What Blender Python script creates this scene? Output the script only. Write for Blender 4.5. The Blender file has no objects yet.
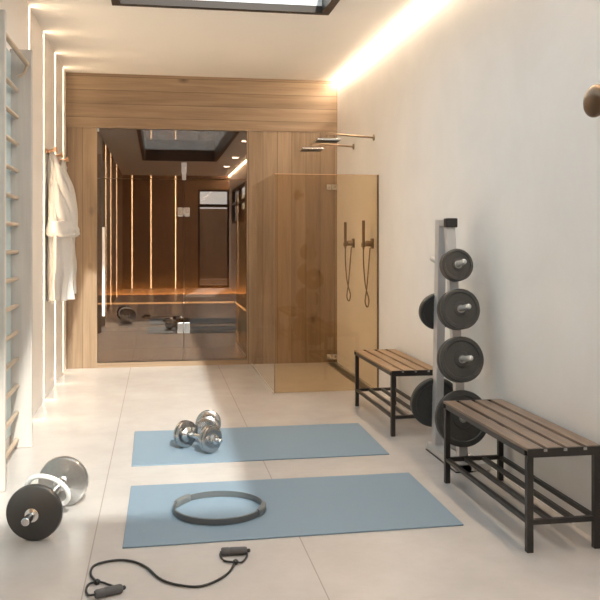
import bpy, bmesh, math, random
from mathutils import Vector, Matrix, noise
random.seed(7)
S = bpy.context.scene
COL = S.collection
PI = math.pi
V = Vector

# ------------------------------------------------------------------ camera, world, sun, exposure
HC = 1.31
cd = bpy.data.cameras.new('camera')
cam = bpy.data.objects.new('camera', cd); COL.objects.link(cam)
cam.location = (0, 0, HC)
cam.rotation_euler = (PI/2, 0, -math.atan(142/835))
cd.sensor_width = 36; cd.lens = 835/600*36
cd.shift_y = -(300-239)/600
cd.clip_start = 0.05; cd.clip_end = 200
S.camera = cam

w = bpy.data.worlds.new('sky'); S.world = w; w.use_nodes = True
bg = w.node_tree.nodes['Background']
bg.inputs[0].default_value = (0.80, 0.90, 1.0, 1); bg.inputs[1].default_value = 1.2

sd = bpy.data.lights.new('sun', 'SUN'); sun = bpy.data.objects.new('sun', sd); COL.objects.link(sun)
sd.energy = 3.1; sd.angle = math.radians(1.3); sd.color = (1.0, 0.94, 0.88)
sun.rotation_euler = V((0.70, -4.18, 3.05)).to_track_quat('Z', 'Y').to_euler()

S.view_settings.view_transform = 'Standard'; S.view_settings.look = 'None'
S.view_settings.gamma = 1; S.view_settings.use_curve_mapping = False
S.view_settings.exposure = 1.17
S.cycles.use_denoising = True
S.cycles.max_bounces = 10; S.cycles.diffuse_bounces = 6; S.cycles.transparent_max_bounces = 16
S.cycles.glossy_bounces = 5; S.cycles.caustics_reflective = False; S.cycles.sample_clamp_indirect = 6

# ------------------------------------------------------------------ materials
def newmat(name):
    m = bpy.data.materials.new(name); m.use_nodes = True
    nt = m.node_tree; p = nt.nodes['Principled BSDF']
    return m, nt, p
def plain(name, col, rough=0.5, metal=0.0, bump=0.0, bscale=60, var=0.0, aniso=0.0):
    m, nt, p = newmat(name); N = nt.nodes; L = nt.links
    p.inputs['Base Color'].default_value = (*col, 1); p.inputs['Roughness'].default_value = rough
    p.inputs['Metallic'].default_value = metal
    if aniso: p.inputs['Anisotropic'].default_value = aniso
    tc = N.new('ShaderNodeTexCoord'); nz = N.new('ShaderNodeTexNoise'); nz.inputs['Scale'].default_value = bscale
    nz.inputs['Detail'].default_value = 5
    L.new(tc.outputs['Object'], nz.inputs['Vector'])
    if var:
        mx = N.new('ShaderNodeMix'); mx.data_type = 'RGBA'
        mx.inputs[6].default_value = (*[c*(1-var) for c in col], 1); mx.inputs[7].default_value = (*[min(1, c*(1+var)) for c in col], 1)
        L.new(nz.outputs['Fac'], mx.inputs[0]); L.new(mx.outputs[2], p.inputs['Base Color'])
    if bump:
        b = N.new('ShaderNodeBump'); b.inputs['Strength'].default_value = bump; b.inputs['Distance'].default_value = 0.004
        L.new(nz.outputs['Fac'], b.inputs['Height']); L.new(b.outputs[0], p.inputs['Normal'])
    return m
def emis(name, col, s):
    m, nt, p = newmat(name)
    p.inputs['Base Color'].default_value = (0.8, 0.8, 0.8, 1)
    p.inputs['Emission Color'].default_value = (*col, 1); p.inputs['Emission Strength'].default_value = s
    return m
def M_(nt, op, a, b=None):
    n = nt.nodes.new('ShaderNodeMath'); n.operation = op
    for i, x in enumerate((a, b)):
        if x is None: continue
        if isinstance(x, (int, float)): n.inputs[i].default_value = x
        else: nt.links.new(x, n.inputs[i])
    return n.outputs[0]
def wood(name, c1, c2, grain='Z', seam=None, width=0.15, off=0.0, rough=0.45, scale=1.0, knots=True, dark=(0.03, 0.017, 0.008)):
    m, nt, p = newmat(name); N = nt.nodes; L = nt.links
    tc = N.new('ShaderNodeTexCoord'); sp = N.new('ShaderNodeSeparateXYZ'); L.new(tc.outputs['Object'], sp.inputs[0])
    g = 'XYZ'.index(grain)
    vec = tc.outputs['Object']
    wn = None
    if seam:
        q = M_(nt, 'DIVIDE', M_(nt, 'ADD', sp.outputs['XYZ'.index(seam)], 50*width+off), width)
        fr = M_(nt, 'FRACT', q); fl = M_(nt, 'FLOOR', q)
        wn = N.new('ShaderNodeTexWhiteNoise'); wn.noise_dimensions = '1D'; L.new(fl, wn.inputs['W'])
        add = N.new('ShaderNodeVectorMath'); add.operation = 'ADD'
        sc = N.new('ShaderNodeVectorMath'); sc.operation = 'SCALE'; sc.inputs['Scale'].default_value = 9
        L.new(wn.outputs['Color'], sc.inputs[0]); L.new(vec, add.inputs[0]); L.new(sc.outputs[0], add.inputs[1]); vec = add.outputs[0]
    mp = N.new('ShaderNodeMapping'); s = [9*scale]*3; s[g] = 0.7*scale; mp.inputs['Scale'].default_value = s
    L.new(vec, mp.inputs['Vector'])
    n1 = N.new('ShaderNodeTexNoise'); n1.inputs['Scale'].default_value = 1.3; n1.inputs['Detail'].default_value = 6; n1.inputs['Distortion'].default_value = 0.7
    L.new(mp.outputs[0], n1.inputs['Vector'])
    mp2 = N.new('ShaderNodeMapping'); s = [70*scale]*3; s[g] = 2.0*scale; mp2.inputs['Scale'].default_value = s
    L.new(vec, mp2.inputs['Vector'])
    n2 = N.new('ShaderNodeTexNoise'); n2.inputs['Scale'].default_value = 1.5; n2.inputs['Detail'].default_value = 4
    L.new(mp2.outputs[0], n2.inputs['Vector'])
    f = M_(nt, 'ADD', M_(nt, 'MULTIPLY', n1.outputs['Fac'], 1.5), M_(nt, 'MULTIPLY', n2.outputs['Fac'], 0.6))
    f = M_(nt, 'SUBTRACT', f, 0.6)
    if wn: f = M_(nt, 'ADD', f, M_(nt, 'MULTIPLY', M_(nt, 'SUBTRACT', wn.outputs['Value'], 0.5), 0.35))
    cl = N.new('ShaderNodeClamp'); L.new(f, cl.inputs[0])
    mx = N.new('ShaderNodeMix'); mx.data_type = 'RGBA'; mx.inputs[6].default_value = (*c1, 1); mx.inputs[7].default_value = (*c2, 1)
    L.new(cl.outputs[0], mx.inputs[0]); out = mx.outputs[2]
    def darken(fac, col, src):
        d = N.new('ShaderNodeMix'); d.data_type = 'RGBA'; d.inputs[7].default_value = (*col, 1)
        L.new(src, d.inputs[6]); L.new(fac, d.inputs[0]); return d.outputs[2]
    if knots:
        mk = N.new('ShaderNodeMapping'); s = [4.2]*3; s[g] = 2.2; mk.inputs['Scale'].default_value = s; L.new(vec, mk.inputs['Vector'])
        vo = N.new('ShaderNodeTexVoronoi'); vo.inputs['Scale'].default_value = 0.75; L.new(mk.outputs[0], vo.inputs['Vector'])
        k = M_(nt, 'MULTIPLY', M_(nt, 'SUBTRACT', 0.12, vo.outputs['Distance']), 7)
        c = N.new('ShaderNodeClamp'); L.new(k, c.inputs[0]); out = darken(c.outputs[0], tuple(x*0.35 for x in c1), out)
    if seam:
        e = 0.004/width
        k = M_(nt, 'LESS_THAN', fr, e); k = M_(nt, 'MULTIPLY', k, 0.75); out = darken(k, dark, out)
    L.new(out, p.inputs['Base Color']); p.inputs['Roughness'].default_value = rough
    b = N.new('ShaderNodeBump'); b.inputs['Strength'].default_value = 0.15; b.inputs['Distance'].default_value = 0.002
    L.new(n2.outputs['Fac'], b.inputs['Height']); L.new(b.outputs[0], p.inputs['Normal'])
    return m
def glass(name, tint, base=0.04, gcol=(1, 1, 1), rough=0.0, amt=1.0):
    m = bpy.data.materials.new(name); m.use_nodes = True; nt = m.node_tree; N = nt.nodes; L = nt.links
    N.remove(N['Principled BSDF'])
    t = N.new('ShaderNodeBsdfTransparent'); t.inputs[0].default_value = (*tint, 1)
    g = N.new('ShaderNodeBsdfGlossy'); g.inputs['Color'].default_value = (*gcol, 1); g.inputs['Roughness'].default_value = rough
    lw = N.new('ShaderNodeLayerWeight'); lw.inputs[0].default_value = 0.5
    f = M_(nt, 'ADD', M_(nt, 'MULTIPLY', M_(nt, 'POWER', lw.outputs['Facing'], 5), (1-base)*amt), base)
    mx = N.new('ShaderNodeMixShader'); L.new(f, mx.inputs[0]); L.new(t.outputs[0], mx.inputs[1]); L.new(g.outputs[0], mx.inputs[2])
    L.new(mx.outputs[0], N['Material Output'].inputs[0])
    return m
def plaster(name, c1, c2, scale=1.5, rough=0.85, bump=0.15):
    m, nt, p = newmat(name); N = nt.nodes; L = nt.links
    tc = N.new('ShaderNodeTexCoord')
    n1 = N.new('ShaderNodeTexNoise'); n1.inputs['Scale'].default_value = scale; n1.inputs['Detail'].default_value = 9; n1.inputs['Roughness'].default_value = 0.62
    n1.inputs['Distortion'].default_value = 0.4
    L.new(tc.outputs['Object'], n1.inputs['Vector'])
    mr = N.new('ShaderNodeMapRange'); mr.inputs[1].default_value = 0.3; mr.inputs[2].default_value = 0.7; L.new(n1.outputs['Fac'], mr.inputs[0])
    mx = N.new('ShaderNodeMix'); mx.data_type = 'RGBA'; mx.inputs[6].default_value = (*c1, 1); mx.inputs[7].default_value = (*c2, 1)
    L.new(mr.outputs[0], mx.inputs[0]); L.new(mx.outputs[2], p.inputs['Base Color']); p.inputs['Roughness'].default_value = rough
    n2 = N.new('ShaderNodeTexNoise'); n2.inputs['Scale'].default_value = 35; n2.inputs['Detail'].default_value = 6; L.new(tc.outputs['Object'], n2.inputs['Vector'])
    b = N.new('ShaderNodeBump'); b.inputs['Strength'].default_value = bump; b.inputs['Distance'].default_value = 0.004
    L.new(n2.outputs['Fac'], b.inputs['Height']); L.new(b.outputs[0], p.inputs['Normal'])
    return m
def floor_mat():
    m, nt, p = newmat('floor_tile'); N = nt.nodes; L = nt.links
    tc = N.new('ShaderNodeTexCoord'); sp = N.new('ShaderNodeSeparateXYZ'); L.new(tc.outputs['Object'], sp.inputs[0])
    n1 = N.new('ShaderNodeTexNoise'); n1.inputs['Scale'].default_value = 2.2; n1.inputs['Detail'].default_value = 10; n1.inputs['Roughness'].default_value = 0.7
    L.new(tc.outputs['Object'], n1.inputs['Vector'])
    mr = N.new('ShaderNodeMapRange'); mr.inputs[1].default_value = 0.3; mr.inputs[2].default_value = 0.7; L.new(n1.outputs['Fac'], mr.inputs[0])
    mx = N.new('ShaderNodeMix'); mx.data_type = 'RGBA'; mx.inputs[6].default_value = (0.50, 0.465, 0.445, 1); mx.inputs[7].default_value = (0.585, 0.555, 0.535, 1)
    L.new(mr.outputs[0], mx.inputs[0])
    W = 0.8875
    fx = M_(nt, 'FRACT', M_(nt, 'DIVIDE', M_(nt, 'ADD', sp.outputs[0], 0.275+0.002+W*20), W))
    jx = M_(nt, 'LESS_THAN', fx, 0.005/W)
    jx = M_(nt, 'MULTIPLY', jx, M_(nt, 'LESS_THAN', sp.outputs[0], 1.2))
    n3 = M_(nt, 'FRACT', M_(nt, 'DIVIDE', M_(nt, 'ADD', sp.outputs[1], -7.33+2.66*20), 2.66))
    jy = M_(nt, 'LESS_THAN', n3, 0.004/2.66)
    j = M_(nt, 'MAXIMUM', M_(nt, 'MULTIPLY', jx, 0.62), M_(nt, 'MULTIPLY', jy, 0.12))
    m2 = N.new('ShaderNodeMix'); m2.data_type = 'RGBA'; m2.inputs[7].default_value = (0.28, 0.235, 0.20, 1)
    L.new(mx.outputs[2], m2.inputs[6]); L.new(j, m2.inputs[0]); L.new(m2.outputs[2], p.inputs['Base Color'])
    p.inputs['Roughness'].default_value = 0.27; p.inputs['Specular IOR Level'].default_value = 0.45
    n2 = N.new('ShaderNodeTexNoise'); n2.inputs['Scale'].default_value = 14; n2.inputs['Detail'].default_value = 6; L.new(tc.outputs['Object'], n2.inputs['Vector'])
    b = N.new('ShaderNodeBump'); b.inputs['Strength'].default_value = 0.05; b.inputs['Distance'].default_value = 0.004
    L.new(n2.outputs['Fac'], b.inputs['Height']); L.new(b.outputs[0], p.inputs['Normal'])
    return m

m_floor = floor_mat()
m_plaster = plaster('wall_plaster', (0.80, 0.78, 0.765), (0.87, 0.85, 0.835), 1.3)
m_panel = plaster('left_wall_panel', (0.76, 0.72, 0.68), (0.80, 0.76, 0.72), 0.8, 0.6, 0.03)
m_ceil = plaster('ceiling_paint', (0.88, 0.85, 0.81), (0.90, 0.87, 0.83), 0.8, 0.9, 0.02)
OAK1, OAK2 = (0.19, 0.125, 0.076), (0.36, 0.26, 0.17)
m_oakH = wood('oak_planks_horizontal', OAK1, OAK2, 'X', 'Z', 0.1385, -0.05)
m_oakV = wood('oak_planks_vertical', OAK1, OAK2, 'Z', 'X', 0.153, -0.012)
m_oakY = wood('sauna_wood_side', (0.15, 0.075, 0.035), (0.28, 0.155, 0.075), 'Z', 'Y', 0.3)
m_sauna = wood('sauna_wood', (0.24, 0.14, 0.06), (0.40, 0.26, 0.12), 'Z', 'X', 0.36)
m_saunabench = wood('sauna_bench_wood', (0.34, 0.20, 0.09), (0.50, 0.32, 0.16), 'X', 'Y', 0.12)
m_bar = wood('wall_bar_oak', (0.50, 0.455, 0.42), (0.64, 0.59, 0.55), 'Z', None, knots=False, scale=1.5)
m_rung = wood('rung_oak', (0.44, 0.34, 0.25), (0.58, 0.46, 0.35), 'Y', None, knots=False)
m_slat = wood('bench_slat_wood', (0.12, 0.082, 0.060), (0.26, 0.19, 0.145), 'Y', None, knots=False, scale=2.2)
m_slat2 = wood('warm_bench_slat_wood', (0.22, 0.13, 0.065), (0.42, 0.27, 0.15), 'Y', None, knots=False, scale=2.2)
m_black = plain('black_powdercoat', (0.022, 0.018, 0.016), 0.4, 0.0, 0.1, 200)
m_frame = plain('dark_bronze_frame', (0.035, 0.024, 0.018), 0.4, 0.3)
m_rubber = plain('black_rubber', (0.018, 0.018, 0.018), 0.42, 0.0, 0.1, 120)
m_plate = plain('charcoal_iron', (0.058, 0.057, 0.055), 0.45, 0.25, 0.15, 90, 0.2)
m_dplate = plain('dark_steel_plate', (0.075, 0.072, 0.070), 0.32, 0.5, aniso=0.6)
m_steel = plain('brushed_steel', (0.42, 0.41, 0.40), 0.28, 0.9, 0.05, 80, 0.12, aniso=0.6)
m_dsteel = plain('polished_steel', (0.50, 0.50, 0.50), 0.2, 1.0, 0.04, 60, 0.1)
m_chrome = plain('chrome', (0.72, 0.72, 0.72), 0.14, 1.0)
m_alu = plain('silver_painted_steel', (0.55, 0.55, 0.56), 0.35, 0.35)
m_peg = plain('polished_peg', (0.62, 0.62, 0.61), 0.3, 0.55)
m_nickel = plain('brushed_bronze_fitting', (0.24, 0.17, 0.11), 0.35, 0.8)
m_copper = plain('copper_peg', (0.62, 0.36, 0.22), 0.35, 0.6)
m_mat = plain('blue_foam', (0.19, 0.265, 0.34), 0.75, 0, 0.2, 300, 0.06)
m_robe = plain('white_terry', (0.60, 0.58, 0.56), 0.95, 0, 0.5, 160, 0.03)
m_grey = plain('grey_soft_grip', (0.09, 0.09, 0.095), 0.6, 0, 0.2, 200)
m_ring = plain('grey_ring_band', (0.10, 0.11, 0.115), 0.38)
m_ringp = plain('grey_ring_pad', (0.15, 0.16, 0.165), 0.6)
m_white = plain('white_gloss', (0.82, 0.81, 0.79), 0.25)
m_lampm = plain('bronze_lamp_shell', (0.15, 0.10, 0.065), 0.32, 0.85)
m_strip = emis('warm_led', (1.0, 0.76, 0.50), 11.0)
m_cove = emis('warm_cove_led', (1.0, 0.79, 0.57), 36.0)
m_sled = emis('sauna_led', (1.0, 0.88, 0.64), 13.0)
m_edgeglow = emis('pale_edge_glow', (1.0, 0.78, 0.48), 0.9)  # faint emission added to make the sauna bench edges look bright
m_rstrip = emis('warm_led_dim', (1.0, 0.72, 0.42), 4.0)
m_down = emis('downlight_led', (1.0, 0.88, 0.72), 9.0)
m_bronze = glass('bronze_glass', (0.60, 0.46, 0.32), 0.21, (0.92, 0.80, 0.70))
m_shglass = glass('tinted_shower_glass', (0.92, 0.84, 0.71), 0.03)
m_clear = glass('clear_glass', (0.96, 0.95, 0.93), 0.03, amt=0.1)
m_sky_g = glass('skylight_glass', (0.93, 0.96, 0.95), 0.05)
m_bluepanel = plain('pale_blue_panel', (0.62, 0.76, 0.80), 0.12)
m_brownwall = plaster('brown_rear_wall', (0.26, 0.17, 0.11), (0.34, 0.23, 0.15), 1.0, 0.7, 0.03)
m_terr = plain('terrace_brown', (0.22, 0.13, 0.07), 0.8, var=0.2, bscale=4)

# ------------------------------------------------------------------ mesh helpers
def box(bm, x0, x1, y0, y1, z0, z1, mat=None):
    vs = [bm.verts.new((x, y, z)) for x in (x0, x1) for y in (y0, y1) for z in (z0, z1)]
    if mat is not None:
        for v in vs: v.co = mat @ v.co
    for f in ((0,1,3,2), (4,6,7,5), (0,4,5,1), (2,3,7,6), (0,2,6,4), (1,5,7,3)):
        bm.faces.new([vs[i] for i in f])
    return vs
def basis(d):
    d = V(d).normalized(); u = d.orthogonal().normalized() if abs(d.z) > 0.99 else d.cross(V((0,0,1))).normalized()
    return d, u, d.cross(u).normalized()
def lathe(bm, prof, o=(0,0,0), d=(0,0,1), n=32, cap=True):
    """prof: list of (radius, distance along d)"""
    d, u, v = basis(d); o = V(o); rings = []
    for r, t in prof:
        rings.append([bm.verts.new(o + d*t + (u*math.cos(2*PI*i/n) + v*math.sin(2*PI*i/n))*max(r, 1e-4)) for i in range(n)])
    for a, b in zip(rings, rings[1:]):
        for i in range(n):
            bm.faces.new((a[i], a[(i+1) % n], b[(i+1) % n], b[i]))
    if cap:
        bm.faces.new(rings[0][::-1]); bm.faces.new(rings[-1])
def tube(bm, pts, r, n=10, closed=False):
    pts = [V(p) for p in pts]; rings = []; prev = None; K = len(pts)
    for i, p in enumerate(pts):
        if closed: t = pts[(i+1) % K] - pts[i-1]
        else: t = pts[min(i+1, K-1)] - pts[max(i-1, 0)]
        t.normalize()
        if prev is None: u = t.orthogonal().normalized()
        else: u = (prev - t*prev.dot(t)).normalized()
        prev = u; v = t.cross(u)
        rr = r(i/(K-1)) if callable(r) else r
        rings.append([bm.verts.new(p + (u*math.cos(2*PI*k/n) + v*math.sin(2*PI*k/n))*rr) for k in range(n)])
    pairs = list(zip(rings, rings[1:]))
    for a, b in pairs:
        for k in range(n): bm.faces.new((a[k], a[(k+1) % n], b[(k+1) % n], b[k]))
    if closed:
        a, b = rings[-1], rings[0]
        off = min(range(n), key=lambda s: (a[0].co-b[s].co).length)
        for k in range(n): bm.faces.new((a[k], a[(k+1) % n], b[(k+1+off) % n], b[(k+off) % n]))
    else:
        bm.faces.new(rings[0][::-1]); bm.faces.new(rings[-1])
def spline(pts, per=8, closed=False):
    P = [V(p) for p in pts]; out = []; K = len(P)
    rng = range(K if closed else K-1)
    for i in rng:
        g = (lambda j: P[j % K]) if closed else (lambda j: P[max(0, min(K-1, j))])
        a, b, c, d = g(i-1), g(i), g(i+1), g(i+2)
        for s in range(per):
            t = s/per
            out.append(0.5*((2*b) + (c-a)*t + (2*a-5*b+4*c-d)*t*t + (-a+3*b-3*c+d)*t**3))
    if not closed: out.append(P[-1])
    return out
def obj(name, bm, mat, parent=None, bevel=0.0, smooth=False, sub=0, seg=2):
    bmesh.ops.recalc_face_normals(bm, faces=bm.faces[:])
    me = bpy.data.meshes.new(name); bm.to_mesh(me); bm.free()
    o = bpy.data.objects.new(name, me); COL.objects.link(o)
    if mat: me.materials.append(mat)
    if parent: o.parent = parent
    if bevel:
        b = o.modifiers.new('bevel', 'BEVEL'); b.width = bevel; b.segments = seg; b.limit_method = 'ANGLE'; b.angle_limit = math.radians(40)
    if sub:
        q = o.modifiers.new('sub', 'SUBSURF'); q.levels = sub; q.render_levels = sub
    if smooth:
        for f in me.polygons: f.use_smooth = True
        if not sub:
            try: me.set_sharp_from_angle(angle=math.radians(38))
            except Exception: pass
    return o
def tag(o, label=None, cat=None, group=None, kind=None):
    if label: o['label'] = label
    if cat: o['category'] = cat
    if group: o['group'] = group
    if kind: o['kind'] = kind
    return o
def thing(name, label, cat, loc=(0,0,0), rz=0.0, group=None):
    o = bpy.data.objects.new(name, None); COL.objects.link(o); o.empty_display_size = 0.1
    o.location = loc; o.rotation_euler = (0, 0, rz)
    return tag(o, label, cat, group)
def struct(name, boxes, mat, parent=None, bevel=0.0):
    bm = bmesh.new()
    for b in boxes: box(bm, *b)
    o = obj(name, bm, mat, parent, bevel)
    if not parent: o['kind'] = 'structure'
    return o
def boxo(name, b, mat, parent, bevel=0.0, label=None):
    bm = bmesh.new(); box(bm, *b); o = obj(name, bm, mat, parent, bevel)
    if label: o['label'] = label
    return o
def dup(root, loc, rz=0.0, label=None):
    r = root.copy(); COL.objects.link(r); r.location = loc; r.rotation_euler = (0, 0, rz)
    if label: r['label'] = label
    for ch in list(root.children):
        c = ch.copy(); COL.objects.link(c); c.parent = r
        for g in ch.children:
            d = g.copy(); COL.objects.link(d); d.parent = c
    return r

XL, XR, YB, YR, H = -0.915, 1.88, 8.7, -4.9, 2.99
YS = 12.0      # back of the sauna

# ------------------------------------------------------------------ structure
struct('floor', [(XL-0.2, XR+0.2, YR-0.2, YS+0.2, -0.15, 0)], m_floor)
SK = (-0.32, 1.24, -0.42, 6.04)      # skylight outer frame
struct('ceiling', [(XL-0.2, SK[0]+0.05, YR-0.2, YS+0.2, H, H+0.12), (SK[1]-0.05, XR+0.2, YR-0.2, YS+0.2, H, H+0.12),
                   (SK[0]+0.05, SK[1]-0.05, YR-0.2, SK[2]+0.05, H, H+0.12), (SK[0]+0.05, SK[1]-0.05, SK[3]-0.05, YS+0.2, H, H+0.12)], m_ceil)
GR = (6.262, 7.032, 7.80, 8.452); GW = 0.030; GD = 0.013     # light grooves between the left wall panels
ed = [3.2] + [v for g in GR for v in (g-GW/2, g+GW/2)] + [YB]
struct('wall_left_rear', [(XL-0.2, XL, YR-0.2, 3.2, 0, H)], m_brownwall)
struct('wall_left', [(XL-0.2, XL-GD, 3.2, YB, 0, H)] + [(XL-GD, XL, ed[i], ed[i+1], 0, H) for i in range(0, len(ed), 2)], m_panel)
struct('wall_right', [(XR, XR+0.2, -0.8, YS+0.2, 0, H), (XR, XR+0.2, YR-0.2, -4.4, 0, H),
                      (XR, XR+0.2, -4.4, -0.8, 2.58, H), (XR, XR+0.2, -4.4, -0.8, 0, 1.7)], m_plaster)
struct('wall_back', [(XL-0.2, 1.05, YR-0.2, YR, 0, H), (1.05, XR+0.2, YR-0.2, YR, 2.63, H)], m_brownwall)
struct('wall_front', [(XL, -0.61, YB, YB+0.09, 0, 2.44), (0.917, XR, YB, YB+0.09, 0, 2.44)], m_oakV)
struct('trim_1', [(XL, XR, YB-0.012, YB+0.09, 2.44, H)], m_oakH)
struct('trim_2', [(-0.61, 0.917, YB, YB+0.09, 0, 0.052)], m_oakH)
# sauna shell
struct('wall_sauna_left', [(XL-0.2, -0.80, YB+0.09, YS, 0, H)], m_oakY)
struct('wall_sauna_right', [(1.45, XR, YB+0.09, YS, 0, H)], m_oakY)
struct('wall_sauna_back', [(XL-0.2, XR, YS, YS+0.2, 0, H)], m_sauna)

# skylight
sk = boxo('window_1', (SK[0], SK[1], SK[2], SK[2]+0.06, H-0.03, H+0.20), m_frame, None); sk['kind'] = 'structure'
sk['label'] = 'long glazed skylight in the ceiling with a dark bronze frame'
boxo('window_frame', (SK[0], SK[0]+0.06, SK[2]+0.06, SK[3]-0.06, H-0.03, H+0.20), m_frame, sk)
boxo('window_frame', (SK[1]-0.06, SK[1], SK[2]+0.06, SK[3]-0.06, H-0.03, H+0.20), m_frame, sk)
boxo('window_frame', (SK[0], SK[1], SK[3]-0.06, SK[3], H-0.03, H+0.02), m_frame, sk)
boxo('recess_panel', (SK[0], SK[1], SK[3]-0.058, SK[3]+0.02, H+0.021, H+0.20), m_white, sk)
boxo('window_pane', (SK[0]+0.06, SK[1]-0.06, SK[2]+0.06, SK[3]-0.055, H+0.192, H+0.20), m_sky_g, sk)
# light portal filling the skylight opening (samples the sky, adds no light of its own)
def portal(x, y, z, sx, sy, rot):
    pl = bpy.data.lights.new('sky_portal', 'AREA'); pl.shape = 'RECTANGLE'; pl.size = sx; pl.size_y = sy
    pl.cycles.is_portal = True
    po = bpy.data.objects.new('sky_portal', pl); COL.objects.link(po); po.location = (x, y, z); po.rotation_euler = rot
portal((SK[0]+SK[1])/2, (SK[2]+SK[3])/2, H+0.26, SK[1]-SK[0], SK[3]-SK[2], (0, 0, 0))
portal(XR+0.13, -2.6, 2.14, 0.9, 3.6, (0, PI/2, 0))

# rear glazed door and side glazing behind the viewpoint (seen mirrored in the sauna glass)
w2 = struct('window_2', [(1.05, 1.10, YR-0.12, YR-0.04, 0, 2.63), (1.83, XR+0.02, YR-0.12, YR-0.04, 0, 2.63), (1.10, 1.83, YR-0.12, YR-0.04, 2.58, 2.63),
                         (1.10, 1.83, YR-0.12, YR-0.04, 2.16, 2.24), (1.10, 1.83, YR-0.12, YR-0.04, 0, 0.08)], m_frame)
boxo('window_pane', (1.10, 1.83, YR-0.085, YR-0.077, 0.08, 2.58), m_clear, w2)
w3 = struct('window_3', [(XR+0.03, XR+0.11, -4.4, -4.34, 1.7, 2.58), (XR+0.03, XR+0.11, -0.86, -0.8, 1.7, 2.58), (XR+0.03, XR+0.11, -2.63, -2.57, 1.7, 2.58),
                         (XR+0.03, XR+0.11, -4.34, -0.86, 2.53, 2.58), (XR+0.03, XR+0.11, -4.34, -0.86, 2.16, 2.24), (XR+0.03, XR+0.11, -4.34, -0.86, 1.7, 1.76)], m_frame)
boxo('window_pane', (XR+0.066, XR+0.074, -4.34, -0.86, 1.76, 2.53), m_clear, w3)
struct('terrace', [(-3, 9, -12, YR-0.2, -0.2, -0.02), (XR+0.2, 9, YR-0.2, 3, -0.2, -0.02), (-3, 9, -10.2, -10, 0, 2.3), (8.0, 8.2, -10, 3, 0, 2.3)], m_terr)

# sauna glazing
dr = boxo('door_1', (-0.61, 0.262, YB+0.03, YB+0.038, 0.056, 1.925), m_bronze, None); dr['kind'] = 'structure'
bm = bmesh.new(); box(bm, -0.556, -0.530, YB-0.055, YB-0.03, 0.53, 1.43)
h = obj('door_handle', bm, m_white, dr, 0.003); h['label'] = 'long white vertical door handle'
bm = bmesh.new()
for z in (0.68, 1.28): lathe(bm, [(0.007, 0), (0.007, 0.062)], (-0.543, YB-0.032, z), (0, 1, 0), 12)
obj('handle_standoff', bm, m_chrome, h)
for z, hh in ((0.391, 0.055), (1.589, 0.045)):
    bm = bmesh.new(); box(bm, 0.200, 0.258, YB+0.005, YB+0.028, z-hh, z+hh); box(bm, 0.266, 0.325, YB+0.005, YB+0.028, z-hh, z+hh); box(bm, 0.254, 0.270, YB+0.010, YB+0.026, z-hh*0.6, z+hh*0.6)
    obj('door_hinge', bm, m_chrome, dr, 0.003)
w4 = boxo('window_4', (0.267, 0.917, YB+0.03, YB+0.038, 0.056, 1.925), m_bronze, None); w4['kind'] = 'structure'
w5 = boxo('window_5', (-0.61, 0.917, YB+0.03, YB+0.038, 1.933, 2.436), m_bronze, None); w5['kind'] = 'structure'
bm = bmesh.new(); box(bm, 0.238, 0.294, YB+0.005, YB+0.028, 1.99, 2.10); box(bm, 0.245, 0.287, YB+0.012, YB+0.03, 1.92, 2.0)
obj('glass_clamp', bm, m_chrome, w5, 0.003)
bm = bmesh.new(); box(bm, -0.612, -0.590, YB+0.01, YB+0.028, 2.40, 2.44); obj('glass_clamp', bm, m_chrome, w5, 0.002)

# sauna benches
sb = thing('sauna_bench', 'wide wooden sauna bench across the back of the sauna, lit from the wall side', 'bench', (0, 11.2, 0))
bm = bmesh.new()
for k in range(6): box(bm, -0.798, 1.445, -0.70+k*0.235, -0.70+k*0.235+0.225, 0.500, 0.530)
obj('seat', bm, m_saunabench, sb, 0.003)
boxo('front_board', (-0.798, 0.97, -0.66, -0.63, 0.02, 0.500), m_sauna, sb)
boxo('light_strip', (-0.78, 1.43, 0.73, 0.78, 0.47, 0.49), m_sled, sb, label='warm glowing strip hidden in the gap at the wall')
boxo('edge_glow', (-0.78, 0.94, -0.712, -0.702, 0.508, 0.526), m_edgeglow, sb, label='thin pale glow added to brighten the front edge')  # added glowing sliver that stands in for a brightly lit edge
s2 = thing('sauna_side_bench', 'wooden side bench running along the right sauna wall', 'bench', (1.2, 9.7, 0))
bm = bmesh.new()
for k in range(3): box(bm, -0.235+k*0.16, -0.235+k*0.16+0.15, -0.80, 0.78, 0.500, 0.530)
obj('seat', bm, m_saunabench, s2, 0.003)
boxo('edge_glow', (-0.247, -0.237, -0.80, 0.76, 0.508, 0.526), m_edgeglow, s2, label='thin pale glow added to brighten the front edge')
boxo('front_board', (-0.20, -0.17, -0.78, 0.80, 0.0, 0.500), m_sauna, s2)
st = thing('sauna_step', 'low dark wooden step in front of the sauna bench', 'step', (0.1, 10.25, 0))
bm = bmesh.new()
for k in range(3): box(bm, -0.88, 0.84, -0.16+k*0.12, -0.16+k*0.12+0.11, 0.20, 0.225)
obj('tread', bm, m_sauna, st); boxo('front_board', (-0.86, 0.82, -0.12, -0.10, 0, 0.20), m_sauna, st)

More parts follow.
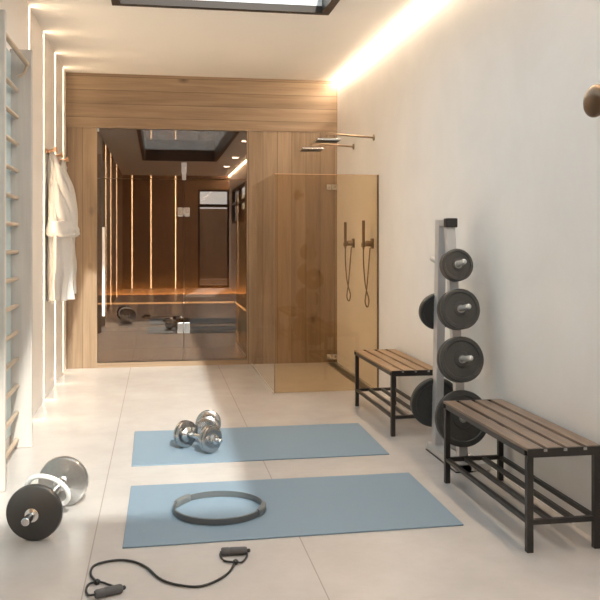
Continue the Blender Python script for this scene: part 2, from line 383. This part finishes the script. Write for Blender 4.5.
# ------------------------------------------------------------------ light strips
def strip(name, b, mat, label, group=None):
    return tag(boxo(name, b, mat, None), label, 'light strip', group)
names = ['warm vertical light strip beyond the robes, next to the wooden end wall', 'warm vertical light strip behind the farther white robe',
         'warm vertical light strip just nearer than the front white robe', 'warm vertical light strip closest to the far upright of the wall bars']
for y, lb in zip(GR[::-1], names):
    strip('wall_light_strip', (XL-GD+0.0005, XL-GD+0.006, y-GW/2+0.002, y+GW/2-0.002, 0.01, H-0.004), m_strip, lb)
for y, lb in zip((2.3, 0.7, -1.65), ('thin light strip mirrored in the sauna glass, right beside the white door handle', 'thin light strip mirrored in the sauna glass, second to the right of the white door handle',
                                    'thin light strip mirrored in the sauna glass, last one on the side wall before the mirrored room corner')):
    strip('wall_light_strip', (XL+0.0005, XL+0.008, y-0.008, y+0.008, 0.01, H-0.004), m_rstrip, lb)
for x, lb in zip((-0.671, -0.181, 0.461), ('leftmost of the three light strips mirrored on the far dark wall in the sauna glass', 'middle of the three light strips mirrored in the sauna glass',
                                           'right-hand one of the three light strips mirrored in the sauna glass, beside the dark window')):
    strip('wall_light_strip', (x-0.008, x+0.008, YR+0.0005, YR+0.010, 0.01, H-0.004), m_rstrip, lb)
strip('cove_light_strip', (XR-0.026, XR-0.003, YR+0.02, YB-0.02, H-0.016, H-0.002), m_cove, 'long warm light strip where the ceiling meets the right wall')
for (x, y), lb in zip(((1.457, 3.42), (1.55, 0.52), (1.544, -1.57)), ('upper right of the ceiling downlights mirrored in the sauna glass', 'brightest and widest ceiling downlight mirrored in the sauna glass', 'faint lowest ceiling downlight mirrored in the sauna glass')):
    d = thing('ceiling_downlight', lb, 'downlight', (x, y, H))
    bm = bmesh.new(); box(bm, -0.075, 0.075, -0.075, 0.075, -0.03, 0); hs = obj('housing', bm, m_white, d, 0.004)
    boxo('diffuser', (-0.06, 0.06, -0.06, 0.06, -0.036, -0.030), m_down, hs)

# ------------------------------------------------------------------ wall bars and pale blue panel
wm = thing('blue_wall_panel', 'tall glossy pale blue panel on the left wall behind the wall bars', 'wall panel', (XL, 0, 0))  # plain opaque pale blue sheet, neither mirror nor window
boxo('glass_pane', (0.004, 0.010, 3.3, 5.446, 0.09, 2.47), m_bluepanel, wm)
boxo('backing', (0.0, 0.004, 3.295, 5.447, 0.085, 2.475), m_black, wm)
wb = thing('wall_bars', 'pale wooden wall bars with round rungs on the left wall', 'wall bars', (XL, 4.95, 0))
for y in (-0.43, 0.50):
    bm = bmesh.new(); box(bm, 0.0 if y > 0 else 0.011, 0.135, y, y+0.035 if y > 0 else y+0.035, 0, 2.50)
    obj('upright', bm, m_bar, wb, 0.006)
for k in range(14):
    bm = bmesh.new(); z = 0.055+0.168*k
    lathe(bm, [(0.0125, -0.395), (0.0145, -0.25), (0.0145, 0.30), (0.0125, 0.50)], (0.045, 0, z), (0, 1, 0), 14)
    obj('rung', bm, m_rung, wb, smooth=True)
bm = bmesh.new(); lathe(bm, [(0.015, -0.395), (0.015, 0.5)], (0.106, 0, 2.405), (0, 1, 0), 14)
o = obj('rung', bm, m_rung, wb, smooth=True); o['label'] = 'top rung set forward of the others'
bm = bmesh.new()
bm.free()
for s in (-1, 1):
    bm = bmesh.new(); tube(bm, spline([(0.106, 0.045+s*0.435, 2.40), (0.09, 0.045+s*0.44, 2.35), (0.05, 0.045+s*0.442, 2.32)], 4), 0.009, 8)
    obj('bracket', bm, m_rung, wb, smooth=True)

# ------------------------------------------------------------------ robes
rail = thing('coat_rail', 'slim rail with copper pegs on the left wall above the robes', 'coat rail', (XL, 7.63, 2.02))
bm = bmesh.new(); box(bm, 0.001, 0.014, -0.52, 0.52, 0.0, 0.035); obj('rail', bm, m_copper, rail, 0.003)
for y in (-0.43, 0.0, 0.43):
    bm = bmesh.new(); lathe(bm, [(0.012, 0), (0.012, 0.055), (0.022, 0.058), (0.022, 0.072), (0.018, 0.076)], (0.013, y, 0.018), V((1, 0, 0.25)), 16)
    obj('peg', bm, m_copper, rail, smooth=True)
def cloth(name, levels, parent, folds, amp, seed, n=72, wall=-0.0):
    """levels: (z, cx, cy, rx, ry) from top to bottom; hanging fabric with vertical folds, flattened on the wall side"""
    rnd = random.Random(seed); ph = [rnd.uniform(0, 6.28) for _ in range(6)]; bm = bmesh.new(); rings = []
    L = []
    for a, b in zip(levels, levels[1:]):
        for s in range(5): t = s/5; L.append(tuple(x+(y-x)*t for x, y in zip(a, b)))
    L.append(levels[-1])
    for i, (z, cx, cy, rx, ry) in enumerate(L):
        t = i/(len(L)-1); ring = []
        for k in range(n):
            th = 2*PI*k/n
            f = 1 + amp*(0.3+0.7*t)*(math.sin(folds*th+ph[0]+0.6*math.sin(3*t+ph[1])) + 0.6*math.sin((folds*2-3)*th+ph[2]+1.2*t) + 0.25*math.sin(3*th+ph[3]+5*t))
            f += 0.02*math.sin(9*t*PI+ph[4]+2*th)
            x = cx + rx*math.cos(th)*f; y = cy + ry*math.sin(th)*f
            q = V((x*11, y*11, z*6+seed)); x += 0.024*noise.noise(q)*min(1, t*4+(0.5 if name == 'cuff' else 0)); y += 0.024*noise.noise(q+V((7, 3, 1)))*min(1, t*4)
            x = max(x, XL+0.004)
            ring.append(bm.verts.new((x-parent.location.x, y-parent.location.y, z-parent.location.z + 0.006*math.sin(th*4+ph[5])*t)))
        rings.append(ring)
    for a, b in zip(rings, rings[1:]):
        for k in range(n): bm.faces.new((a[k], a[(k+1) % n], b[(k+1) % n], b[k]))
    bm.faces.new(rings[0][::-1]); bm.faces.new(rings[-1])
    return obj(name, bm, m_robe, parent, smooth=True)
def robe(y, label, w=1.0, zb=0.80):
    r = thing('bathrobe', label, 'bathrobe', (XL, y, 2.03), 0, 'robes on the coat rail')
    X = XL+0.09
    cloth('body', [(2.045, XL+0.035, y, 0.016, 0.02), (1.98, XL+0.045, y, 0.035, 0.05), (1.86, XL+0.055, y, 0.045*w, 0.08), (1.70, X-0.015, y+0.01, 0.065*w, 0.105), (1.45, X, y+0.01, 0.085*w, 0.125),
                   (1.10, X+0.005, y, 0.09*w, 0.125), (zb, X+0.005, y, 0.092*w, 0.13)], r, 7, 0.15, int(y*10))
    cloth('sleeve', [(1.97, XL+0.035, y-0.03, 0.018, 0.03), (1.84, X-0.025, y-0.05, 0.042, 0.05), (1.66, X+0.0, y-0.07, 0.062*w, 0.055), (1.46, X+0.015*w, y-0.085, 0.078*w, 0.055), (1.36, X+0.02*w, y-0.08, 0.085*w, 0.06)], r, 5, 0.12, 3)
    cloth('cuff', [(1.46, X+0.015*w, y-0.085, 0.075*w, 0.055), (1.455, X+0.015*w, y-0.085, 0.100*w, 0.07), (1.40, X+0.022*w, y-0.08, 0.112*w, 0.078), (1.35, X+0.028*w, y-0.08, 0.105*w, 0.075), (1.33, X+0.028*w, y-0.08, 0.08*w, 0.055)], r, 5, 0.09, 9)
    cloth('sleeve', [(1.90, XL+0.06, y+0.05, 0.02, 0.03), (1.80, XL+0.10*w, y+0.06, 0.035, 0.05), (1.66, XL+0.15*w, y+0.07, 0.045*w, 0.06), (1.48, XL+0.175*w, y+0.07, 0.055*w, 0.07), (1.36, XL+0.18*w, y+0.07, 0.055*w, 0.075)], r, 5, 0.12, 5)
    # shawl collar: a thick band down both fronts
    for q, (sx, yy) in enumerate(((0, -0.09), (0.03, 0.05))):
        bm = bmesh.new()
        pts = spline([(0.05, 0, 0.0), (0.08*w, yy*0.6, -0.10), ((0.12+sx)*w, yy, -0.24), ((0.165+sx*0.5)*w, yy*0.8, -0.36), (0.205*w, yy*0.5, -0.50), (0.200*w, yy*0.3, -0.64)], 6)
        tube(bm, pts, lambda t: 0.010+0.022*math.sin(min(1, t*1.3)*PI*0.62), 10)
        obj('collar', bm, m_robe, r, smooth=True)
    return r
robe(7.24, 'nearer white bathrobe with turned-up cuff hanging on the left wall', 1.0, 0.80)
robe(8.06, 'farther white bathrobe half hidden behind the nearer one', 0.70, 0.80)

# ------------------------------------------------------------------ shower
sf = thing('shower_screen', 'bronze tinted front glass panel of the shower', 'shower screen', (0, 7.0, 0))
boxo('glass_pane', (0.975, XR-0.012, 0, 0.008, 0.008, 1.86), m_shglass, sf)
boxo('wall_profile', (XR-0.012, XR, -0.006, 0.014, 0.0, 1.865), m_nickel, sf)
boxo('top_edge', (0.975, XR-0.012, 0.0005, 0.0075, 1.86, 1.864), m_copper, sf)
boxo('side_edge', (0.971, 0.975, 0.0005, 0.0075, 0.008, 1.864), m_nickel, sf)
ss = thing('shower_side_panel', 'clear side glass panel running from the shower front to the wooden wall', 'shower screen', (0.967, 7.0, 0))
boxo('glass_pane', (-0.004, 0.004, 0.012, YB-7.0-0.016, 0.008, 1.86), m_clear, ss)
boxo('floor_profile', (-0.004, 0.004, 0.012, YB-7.0-0.016, 0, 0.008), m_alu, ss)
for z, lb in ((1.86, 'upper chrome glass clamp in the shower corner on the wooden wall'), (0.06, 'lower chrome glass clamp in the shower corner near the drain')):
    c = thing('glass_clamp', lb, 'glass clamp', (XR-0.06, YB, z))
    bm = bmesh.new(); box(bm, -0.06, -0.005, -0.03, 0, -0.03, 0.03); box(bm, 0.0, 0.058, -0.03, 0, -0.03, 0.03); obj('plate', bm, m_chrome, c, 0.003)
    for q in (-0.032, 0.03): bm = bmesh.new(); lathe(bm, [(0.012, 0), (0.012, 0.006)], (q, -0.03, 0), (0, -1, 0), 12); obj('screw', bm, m_steel, c)
d = thing('shower_drain', 'dark linear shower drain along the foot of the right wall', 'drain', (1.80, 7.75, 0))
boxo('channel', (-0.045, 0.045, -0.72, 0.90, 0.0005, 0.004), m_nickel, d)
bm = bmesh.new()
for k in range(2): box(bm, -0.038+k*0.042, -0.004+k*0.042, -0.70, 0.88, 0.004, 0.006)
obj('grate', bm, m_black, d)
def rain(y, x_head, z, label):
    t = thing('rain_shower', label, 'shower head', (XR, y, z), 0, 'rain showers on the right wall')
    bm = bmesh.new(); L = XR-x_head
    tube(bm, [(0, 0, 0.03), (-0.05, 0, 0.032)] + [(-L+0.03, 0, 0.055)] + spline([(-L+0.02, 0, 0.055), (-L+0.005, 0, 0.05), (-L, 0, 0.03), (-L, 0, 0.01)], 4), 0.009, 12); obj('arm', bm, m_nickel, t, smooth=True)
    bm = bmesh.new(); lathe(bm, [(0.028, 0), (0.028, 0.008)], (0, 0, 0.03), (-1, 0, 0), 20); obj('flange', bm, m_nickel, t, smooth=True)
    bm = bmesh.new(); box(bm, -L-0.105, -L+0.105, -0.105, 0.105, -0.014, 0.004); box(bm, -L-0.03, -L+0.03, -0.03, 0.03, 0, 0.012); obj('head', bm, m_chrome, t, 0.003)
    bm = bmesh.new(); box(bm, -L-0.095, -L+0.095, -0.095, 0.095, -0.017, -0.014); obj('spray_face', bm, m_black, t)
rain(7.15, 1.455, 2.175, 'nearer square rain shower head on a wall arm')
rain(7.93, 1.46, 2.18, 'farther square rain shower head on a wall arm')
def handset(y, label):
    t = thing('hand_shower', label, 'hand shower', (XR, y, 1.27), 0, 'hand showers on the right wall')
    bm = bmesh.new(); box(bm, -0.012, 0, -0.045, 0.045, -0.045, 0.045); obj('mixer_plate', bm, m_nickel, t, 0.006)
    bm = bmesh.new(); lathe(bm, [(0.026, 0), (0.026, 0.05), (0.020, 0.056)], (-0.012, 0, 0), (-1, 0, 0), 20); obj('mixer_knob', bm, m_nickel, t, smooth=True)
    bm = bmesh.new(); tube(bm, [(-0.03, 0.0, -0.012), (-0.07, 0.02, -0.012)], 0.011, 10); lathe(bm, [(0.019, -0.018), (0.019, 0.018)], (-0.078, 0.03, -0.012), (0, 0, 1), 16); obj('holder', bm, m_nickel, t, smooth=True)
    bm = bmesh.new(); lathe(bm, [(0.009, -0.05), (0.012, 0.0), (0.014, 0.03), (0.014, 0.20), (0.010, 0.205)], (-0.078, 0.03, 0), (0, 0, 1), 16); obj('handset', bm, m_nickel, t, smooth=True)
    bm = bmesh.new()
    tube(bm, spline([(-0.078, 0.03, -0.05), (-0.076, 0.03, -0.20), (-0.058, 0.03, -0.38), (-0.028, 0.03, -0.50), (-0.040, 0.03, -0.565), (-0.062, 0.03, -0.52), (-0.045, 0.03, -0.38), (-0.030, 0.03, -0.2), (-0.02, 0.02, -0.04)], 8), 0.006, 8)
    obj('hose', bm, m_nickel, t, smooth=True)
handset(7.20, 'hand shower with looped hose, the one nearer the glass edge')
handset(7.93, 'hand shower with looped hose, the one nearer the wooden wall')

# ------------------------------------------------------------------ benches
def bench(y0, y1, label, slatm, cx):
    t = thing('slatted_bench', label, 'bench', (cx, (y0+y1)/2, 0))
    L = (y1-y0)/2; W = 0.165; q = 0.014
    for sx in (-1, 1):
        for sy in (-1, 1):
            bm = bmesh.new(); x = sx*(W-q); y = sy*(L-q-0.002); box(bm, x-q, x+q, y-q, y+q, 0, 0.399); obj('leg', bm, m_black, t, 0.002)
    bm = bmesh.new()
    for sy in (-1, 1): y = sy*(L-q-0.002); box(bm, -W+2*q, W-2*q, y-q, y+q, 0.399, 0.424)
    for sx in (-1, 1): x = sx*(W-q); box(bm, x-q, x+q, -L+2*q+0.002, L-2*q-0.002, 0.399, 0.424)
    obj('seat_frame', bm, m_black, t, 0.002)
    for sy in (-1, 1): boxo('end_rail', (-W-0.002, W+0.002, sy*(L+0.004)-0.004, sy*(L+0.004)+0.004, 0.400, 0.4365), m_black, t, 0.001)
    for sy in (-1, 1): y = sy*(L-q-0.002); boxo('lower_crossbar', (-W+2*q, W-2*q, y-q*0.8, y+q*0.8, 0.115, 0.137), m_black, t, 0.002)
    for k in range(4):
        x = -W+q + k*(2*W-2*q)/3
        bm = bmesh.new(); box(bm, x-0.011, x+0.011, -L+2*q, L-2*q, 0.116, 0.136); obj('shelf_bar', bm, m_black, t, 0.002)
    for k in range(4):
        x0 = -W-0.002 + k*0.0890
        bm = bmesh.new(); box(bm, x0, x0+0.067, -L, L, 0.4245, 0.438); obj('slat', bm, slatm, t, 0.003)
    for k in range(3): boxo('end_clip', (-W+0.068+k*0.0890, -W+0.082+k*0.0890, -L-0.012, -L-0.008, 0.424, 0.434), m_steel, t)
    return t
bench(3.268, 4.305, 'slatted wood and black metal bench closest to the viewer, against the right wall', m_slat, 1.682)
bench(5.35, 6.40, 'slatted wood and black metal bench beyond the plate rack, beside the shower glass', m_slat2, 1.690)

# ------------------------------------------------------------------ plate rack and plates
RX = 1.695
rk = thing('plate_rack', 'silver upright rack holding weight plates by the right wall', 'rack', (RX, 4.76, 0))
def beam(bm, a, b, w, t_):
    a, b = V(a), V(b); d = (b-a).normalized(); u = V((1, 0, 0)); v = d.cross(u).normalized()
    vs = [bm.verts.new(p + u*sx*w/2 + v*sy*t_/2) for p in (a, b) for sx, sy in ((-1,-1), (1,-1), (1,1), (-1,1))]
    for f in ((0,1,2,3), (4,7,6,5), (0,4,5,1), (1,5,6,2), (2,6,7,3), (3,7,4,0)): bm.faces.new([vs[i] for i in f])
bm = bmesh.new(); beam(bm, (0.01, -0.245, 0.04), (0.0, -0.05, 1.40), 0.055, 0.045); obj('upright', bm, m_alu, rk, 0.003)
bm = bmesh.new(); beam(bm, (0.0, 0.17, 0.04), (-0.004, 0.085, 1.425), 0.050, 0.07); obj('upright', bm, m_alu, rk, 0.003)
bm = bmesh.new(); box(bm, -0.026, 0.018, -0.075, 0.115, 1.390, 1.425); obj('cross_brace', bm, m_alu, rk, 0.003)
bm = bmesh.new(); box(bm, -0.035, 0.035, -0.098, -0.045, 1.378, 1.432); obj('end_cap', bm, m_rubber, rk, 0.006)
bm = bmesh.new(); box(bm, -0.050, 0.045, -0.30, 0.23, 0.006, 0.050); box(bm, -0.04, 0.16, -0.30, -0.24, 0.006, 0.046); box(bm, -0.04, 0.16, 0.17, 0.23, 0.006, 0.046)
obj('base', bm, m_alu, rk, 0.004)
bm = bmesh.new(); box(bm, -0.053, 0.048, -0.303, 0.233, 0, 0.006); obj('floor_pad', bm, m_rubber, rk)
tilt = math.radians(10)
def leg_y(z, near): return (-0.245 + (z-0.04)/1.36*0.195) if near else (0.17 - (z-0.04)/1.385*0.085)
plates = []
def peg(z, near, ln):
    s = -1 if near else 1
    d = V((0, s*math.cos(tilt), math.sin(tilt))); y = leg_y(z, near) + s*0.02
    bm = bmesh.new(); lathe(bm, [(0.0155, 0), (0.0155, ln-0.012), (0.012, ln-0.003), (0.008, ln)], (0, y, z), d, 18)
    lathe(bm, [(0.028, 0.0), (0.028, 0.012)], (0, y, z), d, 20)
    obj('peg', bm, m_peg if near else m_alu, rk, smooth=True)
    return V((RX, 4.76+y, z)), d
def plate_prof(R, th):
    return [(0.018, 0.003), (0.030, 0.003), (0.030, -0.002), (0.034, -0.003), (0.036, 0.006), (R*0.78, 0.006), (R*0.82, 0.0), (R-0.006, 0.0), (R, 0.005), (R, th-0.005), (R-0.006, th), (R*0.82, th), (R*0.78, th-0.006),
            (R*0.36, th-0.006), (R*0.34, th), (0.030, th+0.002), (0.018, th+0.002), (0.018, 0.003)]
def plate(base, d, t0, R, th, label, g, drop=True):
    o = thing('weight_plate', label, 'weight plate', tuple(base + d*t0), 0, g)
    bm = bmesh.new(); lathe(bm, plate_prof(R, th), (0, 0, -0.002), d, 56, cap=False); dc = obj('disc', bm, m_plate, o, smooth=True)
    bm = bmesh.new(); lathe(bm, [(0.0162, -0.0), (0.023, 0.0), (0.023, th+0.004), (0.0162, th+0.004), (0.0162, 0.0)], (0, 0, -0.002), d, 24, cap=False)
    obj('hub', bm, m_steel, dc, smooth=True)
G = 'weight plates on the silver rack'
b, d = peg(1.150, True, 0.20); plate(b, d, 0.03, 0.093, 0.062, 'small charcoal weight plate on the topmost front peg', G)
b, d = peg(0.898, True, 0.235)
plate(b, d, 0.014, 0.116, 0.042, 'inner of two weight plates on the second front peg from the top, mostly covered', G); plate(b, d, 0.060, 0.116, 0.042, 'outer weight plate on the second front peg from the top', G)
b, d = peg(0.618, True, 0.225)
plate(b, d, 0.014, 0.130, 0.030, 'inner weight plate on the third front peg, mostly covered', G); plate(b, d, 0.048, 0.129, 0.036, 'outer weight plate on the third front peg, above the bench corner', G)
b, d = peg(0.292, True, 0.19); plate(b, d, 0.014, 0.158, 0.034, 'largest front weight plate, low on the rack behind the near bench', G)
b, d = peg(0.86, False, 0.16); plate(b, d, 0.014, 0.112, 0.042, 'upper weight plate on the back side of the rack, left of the upright', G)
b, d = peg(0.295, False, 0.12); plate(b, d, 0.014, 0.158, 0.034, 'large lower weight plate on the back side of the rack, by the far bench', G)
peg(1.16, False, 0.16)

# ------------------------------------------------------------------ mats
def mat_(pts, label):
    c = sum((V((x, y, 0)) for x, y in pts), V())/4
    t = thing('exercise_mat', label, 'exercise mat', tuple(c))
    bm = bmesh.new(); lo = [bm.verts.new((x-c.x, y-c.y, 0.0005)) for x, y in pts]; hi = [bm.verts.new((x-c.x, y-c.y, 0.007)) for x, y in pts]
    bm.faces.new(lo[::-1]); bm.faces.new(hi)
    for i in range(4): bm.faces.new((lo[i], lo[(i+1) % 4], hi[(i+1) % 4], hi[i]))
    obj('foam_sheet', bm, m_mat, t, 0.002)
mat_([(-0.148, 3.605), (1.377, 3.635), (1.382, 4.495), (-0.14, 4.497)], 'blue exercise mat nearest the viewer, with a grey ring on it')
mat_([(-0.150, 4.895), (1.385, 4.905), (1.40, 5.765), (-0.155, 5.765)], 'blue exercise mat farther away, with two chrome dumbbells on it')

# pilates ring
t = thing('pilates_ring', 'grey flat fitness ring lying on the nearer blue mat', 'fitness ring', (0.288, 4.02, 0.0075))
bm = bmesh.new(); R = 0.218
lathe(bm, [(R-0.007, 0), (R, 0.002), (R, 0.028), (R-0.007, 0.030), (R-0.009, 0.028), (R-0.009, 0.002), (R-0.007, 0)], n=96, cap=False)
obj('hoop', bm, m_ring, t, smooth=True)
def pad(a0, a1):
    bm = bmesh.new(); n = 14; rings = []
    for i in range(n+1):
        a = a0+(a1-a0)*i/n; e = 0.7+0.3*math.sin(PI*i/n)**0.5 if 0 < i < n else 0.6
        prof = [(-0.016, 0.0), (-0.019, 0.006), (-0.019, 0.028), (-0.014, 0.034), (0.004, 0.034), (0.010, 0.028), (0.010, 0.006), (0.006, 0.0)]
        rings.append([bm.verts.new(((R+p*e)*math.cos(a), (R+p*e)*math.sin(a), z)) for p, z in prof])
    for a, b in zip(rings, rings[1:]):
        for k in range(8): bm.faces.new((a[k], a[(k+1) % 8], b[(k+1) % 8], b[k]))
    bm.faces.new(rings[0]); bm.faces.new(rings[-1][::-1]); obj('grip_pad', bm, m_ringp, t, smooth=True)
pad(math.radians(-36), math.radians(-2)); pad(math.radians(128), math.radians(160))

# ------------------------------------------------------------------ chrome dumbbells
def dumbbell(p, q, R, label, mat1):
    p, q = V(p), V(q); c = (p+q)/2; L = (q-p).length; d = (q-p).normalized()
    t = thing('chrome_dumbbell', label, 'dumbbell', (c.x, c.y, 0.0075), 0, 'chrome dumbbells on the far mat')
    z = R
    bm = bmesh.new(); lathe(bm, [(0.010, -L/2-0.088), (0.0145, -L/2-0.084), (0.0145, -L/2), (0.015, -L*0.3), (0.0175, 0), (0.015, L*0.3), (0.0145, L/2), (0.0145, L/2+0.084), (0.010, L/2+0.088)], (0, 0, z), d, 20)
    obj('handle', bm, m_chrome, t, smooth=True)
    for s in (-1, 1):
        dd = d*s
        bm = bmesh.new(); lathe(bm, [(0.018, -0.035), (0.030, -0.028), (R*0.55, -0.012), (R*0.93, -0.010), (R, -0.006), (R, 0.010), (R*0.92, 0.013), (R*0.92, 0.016), (R*0.98, 0.018), (R*0.98, 0.030), (R*0.90, 0.034), (R*0.6, 0.032), (0.030, 0.034), (0.024, 0.052), (0.0135, 0.054)], (0, 0, z) + dd*0 if False else tuple(V((0, 0, z)) + dd*(L/2-0.015)), dd, 40)
        wh = obj('weight_head', bm, mat1, t, smooth=True)
        bm = bmesh.new(); lathe(bm, [(0.028, 0), (0.028, 0.012), (0.022, 0.016)], tuple(V((0, 0, z)) + dd*(L/2+0.032)), dd, 8); obj('lock_nut', bm, m_chrome, wh, smooth=True)
dumbbell((0.165, 5.27, 0), (0.318, 5.105, 0), 0.084, 'chrome dumbbell in front, lying across the mat with one end toward the viewer', m_dsteel)
dumbbell((0.330, 5.56, 0), (0.305, 5.355, 0), 0.084, 'chrome dumbbell behind, mostly hidden by the front one', m_dsteel)

# ------------------------------------------------------------------ big dumbbell bottom left + white ring
A, B = V((-0.530, 3.775, 0)), V((-0.458, 4.235, 0)); c = (A+B)/2; L = (B-A).length; d = (B-A).normalized(); R = 0.121
t = thing('large_dumbbell', 'large dumbbell with big round plates on the floor at lower left', 'dumbbell', tuple(c))
bm = bmesh.new(); lathe(bm, [(0.014, -L/2-0.130), (0.0175, -L/2-0.126), (0.0175, L/2+0.08), (0.014, L/2+0.084)], (0, 0, R), d, 24); o = obj('bar', bm, m_chrome, t, smooth=True)
def bigprof(R): return [(0.016, -0.026), (0.05, -0.026), (0.055, -0.024), (R-0.016, -0.020), (R-0.004, -0.016), (R, -0.008), (R, 0.012), (R-0.004, 0.020), (R-0.012, 0.024), (0.05, 0.026), (0.016, 0.027)]
bm = bmesh.new(); lathe(bm, bigprof(R), tuple(V((0, 0, R)) - d*L/2), d, 72); o = obj('weight_plate', bm, m_dplate, t, smooth=True); o['label'] = 'dark grey near plate'
bm = bmesh.new(); lathe(bm, bigprof(R), tuple(V((0, 0, R)) + d*L/2), d, 72); o = obj('weight_plate', bm, m_steel, t, smooth=True); o['label'] = 'far plate in lighter steel for its sun glint'  # same dark steel as the near plate, sun glint given by lighter colour
for s in (-1, 1):
    bm = bmesh.new(); lathe(bm, [(0.026, 0.026), (0.030, 0.030), (0.030, 0.042), (0.018, 0.046)], tuple(V((0, 0, R)) + d*s*L/2), d*s, 24); obj('collar', bm, m_chrome, t, smooth=True)
    bm = bmesh.new(); lathe(bm, [(0.030, 0.026), (0.034, 0.030), (0.034, 0.055), (0.024, 0.060)], tuple(V((0, 0, R)) + d*s*L/2), -d*s, 24); obj('inner_collar', bm, m_chrome, t, smooth=True)
bm = bmesh.new(); lathe(bm, [(0.017, -0.11), (0.021, -0.09), (0.021, 0.09), (0.017, 0.11)], (0, 0, R), d, 24); obj('grip', bm, m_steel, t, smooth=True)
# white ring looped over the bar
t = thing('white_ring', 'white rigid ring looped over the bar of the large dumbbell', 'ring', (-0.505, 4.03, 0.137))
nrm = (d + V((0.25, 0, 0.62))).normalized(); _, u, v = basis(nrm)
bm = bmesh.new(); tube(bm, [u*math.cos(2*PI*i/64)*0.102 + v*math.sin(2*PI*i/64)*0.094 for i in range(64)], 0.0115, 14, closed=True)
obj('hoop', bm, m_white, t, smooth=True)

# ------------------------------------------------------------------ resistance cord with two handles
CA = math.atan(142/835)
def px(x, y, z=0.0):      # point of the floor seen at a place of the photograph (600 x 600)
    f, ux = 835., x-300; s, c_ = math.sin(CA), math.cos(CA)
    dx, dy, dz = s*f+c_*ux, c_*f-s*ux, 239-y; k = (z-HC)/dz
    return V((dx*k, dy*k, z))
O = V((0.05, 3.35, 0))
t = thing('resistance_cord', 'black exercise cord with two grey handles on the floor in front of the near mat', 'exercise cord', tuple(O))
zc = 0.0065
pts = [px(x, y, zc)-O for x, y in ((97, 582), (91, 575), (93, 566.5), (104, 562), (120.5, 560), (135, 562), (147.5, 568), (158, 577.5), (170, 583), (185, 586), (198, 586.5), (210, 583.5), (222, 577.5), (230, 571), (235, 562))]
bm = bmesh.new(); tube(bm, spline(pts, 8), 0.0048, 10); obj('cord', bm, m_rubber, t, smooth=True)
def grip(pa, pb, knot, loopa, loopb, r, capend):
    a, b = px(*pa, r+0.001)-O, px(*pb, r+0.001)-O; d = (b-a).normalized(); L = (b-a).length
    bm = bmesh.new(); lathe(bm, [(r*0.8, 0), (r, 0.006), (r, L*0.3), (r*0.93, L*0.33), (r, L*0.36), (r, L-0.006), (r*0.8, L)], a, d, 12); h = obj('handle', bm, m_grey, t, smooth=True)
    bm = bmesh.new(); lathe(bm, [(r*0.45, 0), (r*0.5, 0.010), (r*0.3, 0.014)], b if capend else a, d if capend else -d, 12); obj('end_plug', bm, m_rubber, t, smooth=True)
    k = px(*knot, zc+0.003)-O
    bm = bmesh.new(); lathe(bm, [(0.004, -0.012), (0.011, -0.006), (0.012, 0.004), (0.005, 0.012)], k, (1, 0.6, 0.2), 12); obj('knot', bm, m_rubber, t, smooth=True)
    bm = bmesh.new()
    tube(bm, spline([a] + [px(x, y, zc)-O for x, y in loopa] + [k], 6), 0.0042, 8); tube(bm, spline([k] + [px(x, y, zc)-O for x, y in loopb] + [b if not capend else b-d*0.004], 6), 0.0042, 8)
    obj('loop', bm, m_rubber, t, smooth=True)
grip((95, 594.5), (122, 588), (97, 582), ((88.5, 595), (86, 590), (89, 584)), ((103, 582.5), (110, 585)), 0.0165, True)
grip((221, 551.5), (247, 550.5), (235.5, 562), ((220.5, 556), (225, 561)), ((242, 562), (247, 556)), 0.0165, True)

# ------------------------------------------------------------------ wall lamp on the right
t = thing('wall_lamp', 'rounded bronze wall lamp high on the right wall at the picture edge', 'wall lamp', (XR, 3.22, 1.885))
bm = bmesh.new(); lathe(bm, [(0.030, 0), (0.030, 0.02), (0.012, 0.022), (0.012, 0.055)], (0, 0, 0), (-1, 0, 0), 24); obj('wall_mount', bm, m_lampm, t, smooth=True)
bm = bmesh.new(); n = 14
lathe(bm, [(0.070*math.sin(PI*i/n)**0.9, -0.040*math.cos(PI*i/n)) for i in range(n+1)], (-0.085, 0, 0), V((-1, 0, 0.10)), 40); obj('shade', bm, m_lampm, t, smooth=True)
